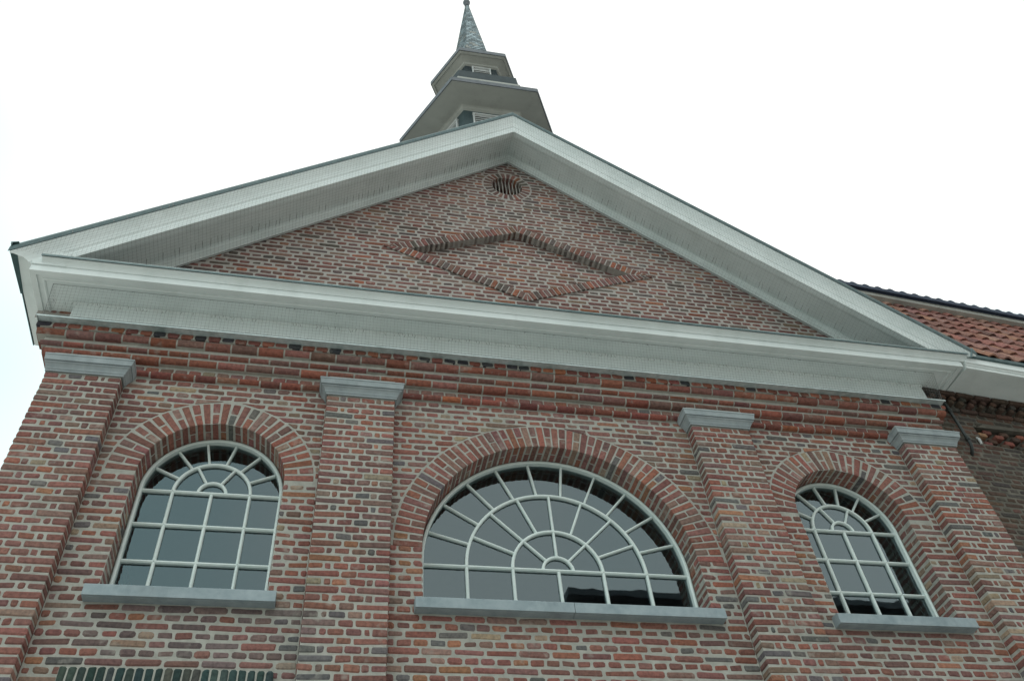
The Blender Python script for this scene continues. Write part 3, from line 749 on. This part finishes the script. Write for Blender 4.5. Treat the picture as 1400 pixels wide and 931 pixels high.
mb = MB(); mb.tube([(0, TY, z1-.06), (0, TY, z1+.08), (0, TY, z1+.12), (0, TY, z1+.18), (0, TY, z1+.24), (0, TY, z1+.28), (0, TY, z1+.9)], [.05, .035, .06, .075, .06, .022, .015], 12)
mb.tube([(-.22, TY, z1+.68), (.22, TY, z1+.68)], .014, 8); mb.build("finial", [LEAD], turret, smooth=True)

# ------------------------------------------------------------------ adjoining wing on the right
TH = math.radians(4.0); OX, OY = 3.985, -.095
def U(p): return (OX+p[0]*math.cos(TH)-p[1]*math.sin(TH), OY+p[0]*math.sin(TH)+p[1]*math.cos(TH), p[2])
wing = empty("brick_building", (OX+6, 2.5, -GZ), "dark sooty brick building with a red pantile roof adjoining the church on its right", "building")
mb = MB(); WL = 11.0
def pz(z):                                                   # sunk panels with chequered bricks
    return None
pan = [(.50+i*2.0, 2.25+i*2.0) for i in range(5)]
def wzone(a, b):
    f = lambda z: (a, b) if 2.06 < z < 2.33 else None
    f.cx = (a+b)/2; return f
wz = [wzone(a, b) for a, b in pan]
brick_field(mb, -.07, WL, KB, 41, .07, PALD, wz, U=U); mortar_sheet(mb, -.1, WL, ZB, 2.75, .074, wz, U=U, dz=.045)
for a, b in pan:
    mortar_sheet(mb, a, b, 2.05, 2.34, .155, U=U, dz=.3)
    for zz in (2.06, 2.33): mb.poly([U(p) for p in ((a, .074, zz), (b, .074, zz), (b, .155, zz), (a, .155, zz))], 1)
    for xx in (a, b): mb.poly([U(p) for p in ((xx, .074, 2.06), (xx, .074, 2.33), (xx, .155, 2.33), (xx, .155, 2.06))], 1)
    for r_ in range(4):
        x = a+.03+(.1 if r_ % 2 else 0)
        while x < b-.1:
            add_quad_brick(mb, x, x+.1, x, x+.1, 2.075+r_*H, 2.075+r_*H+.05, .085 if r_ % 2 == 0 else .10, .07, pick(PALR+PALD) if rnd.random() < .6 else pick(PALD), U=U); x += .205
x = .05                                                      # dentil and corbel courses
while x < WL:
    for r_ in range(2):
        xx = x+(.055 if r_ else 0); add_quad_brick(mb, xx, xx+.06, xx, xx+.06, 2.53+r_*H, 2.53+r_*H+.05, .0, .12, pick(PALD), U=U)
    x += .125
for (zz, yy) in ((2.47, .045), (2.645, -.02)):
    x = 0
    while x < WL: add_quad_brick(mb, x+.005, x+.21, x+.005, x+.21, zz, zz+.048, yy, .1, pick(PALD), U=U); x += .22
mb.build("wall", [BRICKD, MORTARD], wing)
# box eave
mb = MB(); GX0 = .345
prof = [(.1, 2.700), (-.30, 2.700), (-.30, 2.692), (-.345, 2.692), (-.345, 2.722), (-.355, 2.728), (-.360, 2.742), (-.375, 2.748), (-.375, 2.835), (.1, 2.86)]
mb.prism(prof, [(U((GX0, 0, 0)), Vector((-math.sin(TH), math.cos(TH), 0)), (0, 0, 1)), (U((WL, 0, 0)), Vector((-math.sin(TH), math.cos(TH), 0)), (0, 0, 1))])
we = mb.build("eave", [PAINT], wing, fixn=True)
mb = MB(); mb.prism([(-.376, 2.822), (-.395, 2.826), (-.40, 2.862), (-.33, 2.872), (-.35, 2.84)], [(U((GX0, 0, 0)), Vector((-math.sin(TH), math.cos(TH), 0)), (0, 0, 1)), (U((WL, 0, 0)), Vector((-math.sin(TH), math.cos(TH), 0)), (0, 0, 1))])
mb.build("gutter", [ZINCD], we, fixn=True)
# pantiles
PITCH = math.radians(65); mb = MB(); tw, tl = .19, .36; v0, zt0 = -.36, 2.86
PALTI = [((.26, .118, .094), 30), ((.22, .112, .096), 24), ((.27, .135, .09), 8), ((.16, .085, .07), 14), ((.30, .17, .13), 8)]
cs, sn = math.cos(PITCH), math.sin(PITCH)
def RP(u, s, h): return U((u, v0+s*cs-h*sn, zt0+s*sn+h*cs))
for r_ in range(9):
    for c_ in range(int((WL-.2)/tw)):
        u0 = .1+c_*tw+rnd.uniform(-.004, .004)
        if u0 < .5 and r_ < 2: continue
        s0 = r_*tl*.92+rnd.uniform(-.006, .006); s1 = s0+tl; col = pick(PALTI); lift = rnd.uniform(0, .006)
        pf = [(0, .012), (.03, .034), (.06, .044), (.09, .034), (.12, .012), (.155, .0), (.19, .004), (.205, .016)]
        top = [RP(u0+a, s0, h+.030+lift) for a, h in pf]; bot = [RP(u0+a, s0, h+.012+lift) for a, h in pf]; far = [RP(u0+a, s1, h+.002) for a, h in pf]
        n = len(pf); mb.mesh(top+bot+far, [(i, i+1, 2*n+i+1, 2*n+i) for i in range(n-1)]+[(n+i, n+i+1, i+1, i) for i in range(n-1)], 0, col)
mb.poly([RP(0, -.02, 0), RP(WL, -.02, 0), RP(WL, 3.4, 0), RP(0, 3.4, 0)], 1)
mb.build("tiled_roof", [TILE, IRON_SHADE], wing)
# upper storey eave above the tiles, edged with blue glazed tiles
zu = zt0+2.46*sn; vu = v0+2.46*cs; OV = .12
A_ = Vector((-math.sin(TH), math.cos(TH), 0))
mb = MB(); mb.prism([(vu+.25, zu-.10), (vu+.02, zu-.10), (vu-.02, zu-.05), (vu-.05, zu), (vu-OV, zu+.02), (vu-OV, zu+.13), (vu+.25, zu+.22)], [(U((-1.5, 0, 0)), A_, (0, 0, 1)), (U((WL, 0, 0)), A_, (0, 0, 1))])
ue = mb.build("upper_eave", [EAVE], wing, fixn=True)
mb = MB(); x = -1.5
while x < WL:
    pr = []
    for i in range(9):
        t = i/8; pr.append((x+tw*t, .012+.032*max(0, math.sin(math.pi*min(1, t*1.6)))))
    top = [U((a, vu-OV-.05, zu+.13+h)) for a, h in pr]; bot = [U((a, vu-OV-.05, zu+.085)) for a, h in pr]; back = [U((a, vu-OV+.6, zu+.13+h+.42)) for a, h in pr]; bb = [U((a, vu-OV+.02, zu+.085)) for a, h in pr]
    mb.mesh(top+bot+back+bb, [f for i in range(8) for f in ((9+i, 10+i, i+1, i), (i, i+1, 18+i+1, 18+i), (9+i, 27+i, 28+i, 10+i))]); x += tw
mb.build("edge_tiles", [TILED], ue, smooth=False)
mb = MB(); mb.prism([(vu+.0, zu), (vu-OV+.1, zu+.2), (vu+3, zu+3), (vu+6, zu+2), (vu+6, zu-8), (vu, zu-8)], [(U((.3, 0, 0)), A_, (0, 0, 1)), (U((WL, 0, 0)), A_, (0, 0, 1))])
mb.build("roof", [LEAD], wing, fixn=True)
mb = MB()
px, py = .25, .02
mb.tube([U((px, py, 2.70)), U((px, py, 2.60)), U((px, py, 1.98)), U((px, py+.02, 1.93)), U((px, .09, 1.88))], .017, 8)
for zz in (2.42, 2.05): mb.tube([U((px, py, zz-.02)), U((px, py, zz+.02))], .024, 8)
pp = mb.build("pipe", [IRON_SHADE], wing, smooth=True)
mb = MB(); mb.tube([U((.43, .06, 2.13)), U((.43, .045, 2.10)), U((.43, .05, 2.04))], [.010, .014, .012], 6); mb.build("cable_clip", [LOUVRE], wing)

# ------------------------------------------------------------------ houses across the street (mirrored in the panes)
def house(x0, x1, yf, zt, label, pal, ridge):
    r = empty("town_house", ((x0+x1)/2, yf-4, -GZ), label, "house", None); mb = MB()
    mb.box(x0, x1, yf-8, yf, ZB, zt); mb.build("wall", [pal], r)
    mb = MB(); mb.prism([(yf+.35, zt), (yf+.35, zt+.15), (yf-4, zt+ridge), (yf-8.35, zt+.15), (yf-8.35, zt)], [((x0-.1, 0, 0), (0, 1, 0), (0, 0, 1)), ((x1+.1, 0, 0), (0, 1, 0), (0, 0, 1))]); mb.build("roof", [LEAD], r, fixn=True)
    n = int((x1-x0)/2.4)
    for i in range(n):
        for z in (ZB+1.0, ZB+4.2, ZB+7.3):
            xc = x0+(x1-x0)*(i+.5)/n; mb = MB()
            if z+1.5 > zt: continue
            for a, b, c, d in ((xc-.55, xc-.48, z, z+1.6), (xc+.48, xc+.55, z, z+1.6), (xc-.48, xc+.48, z, z+.07), (xc-.48, xc+.48, z+1.53, z+1.6), (xc-.03, xc+.03, z+.07, z+1.53)):
                mb.box(a, b, yf+.002, yf+.05, c, d)
            w = mb.build("window", [PAINT2], r); mb = MB(); mb.box(xc-.48, xc+.48, yf+.003, yf+.02, z+.07, z+1.53); mb.build("pane", [TILED], w)
    return r
HB = plain_mat("far_brick", (.16, .09, .07), (.24, .13, .10), 5, .9, .2, .004, 20)
house(3.55, 12.5, -10.2, 6.75, "brown brick terraced house across the street, its roofline mirrored in the lower window panes", HB, .5)

# ------------------------------------------------------------------ ground
def sheet(name, x0, x1, y0, y1, z0, z1, m):
    mb = MB(); mb.box(x0, x1, y0, y1, z0, z1); return structure(mb.build(name, [m]))
g = MB(); g.poly([(-500, -500, ZB-.13), (500, -500, ZB-.13), (500, 500, ZB-.13), (-500, 500, ZB-.13)]); structure(g.build("ground", [GRASSM]))
sheet("road", -60, 60, -8.2, -2.6, ZB-.125, ZB-.121, ASPH)
sheet("pavement", -60, 60, -2.6, -.12, ZB-.125, ZB-.001, PAVE); sheet("pavement_far_side", -60, 60, -10.19, -8.2, ZB-.125, ZB-.001, PAVE)
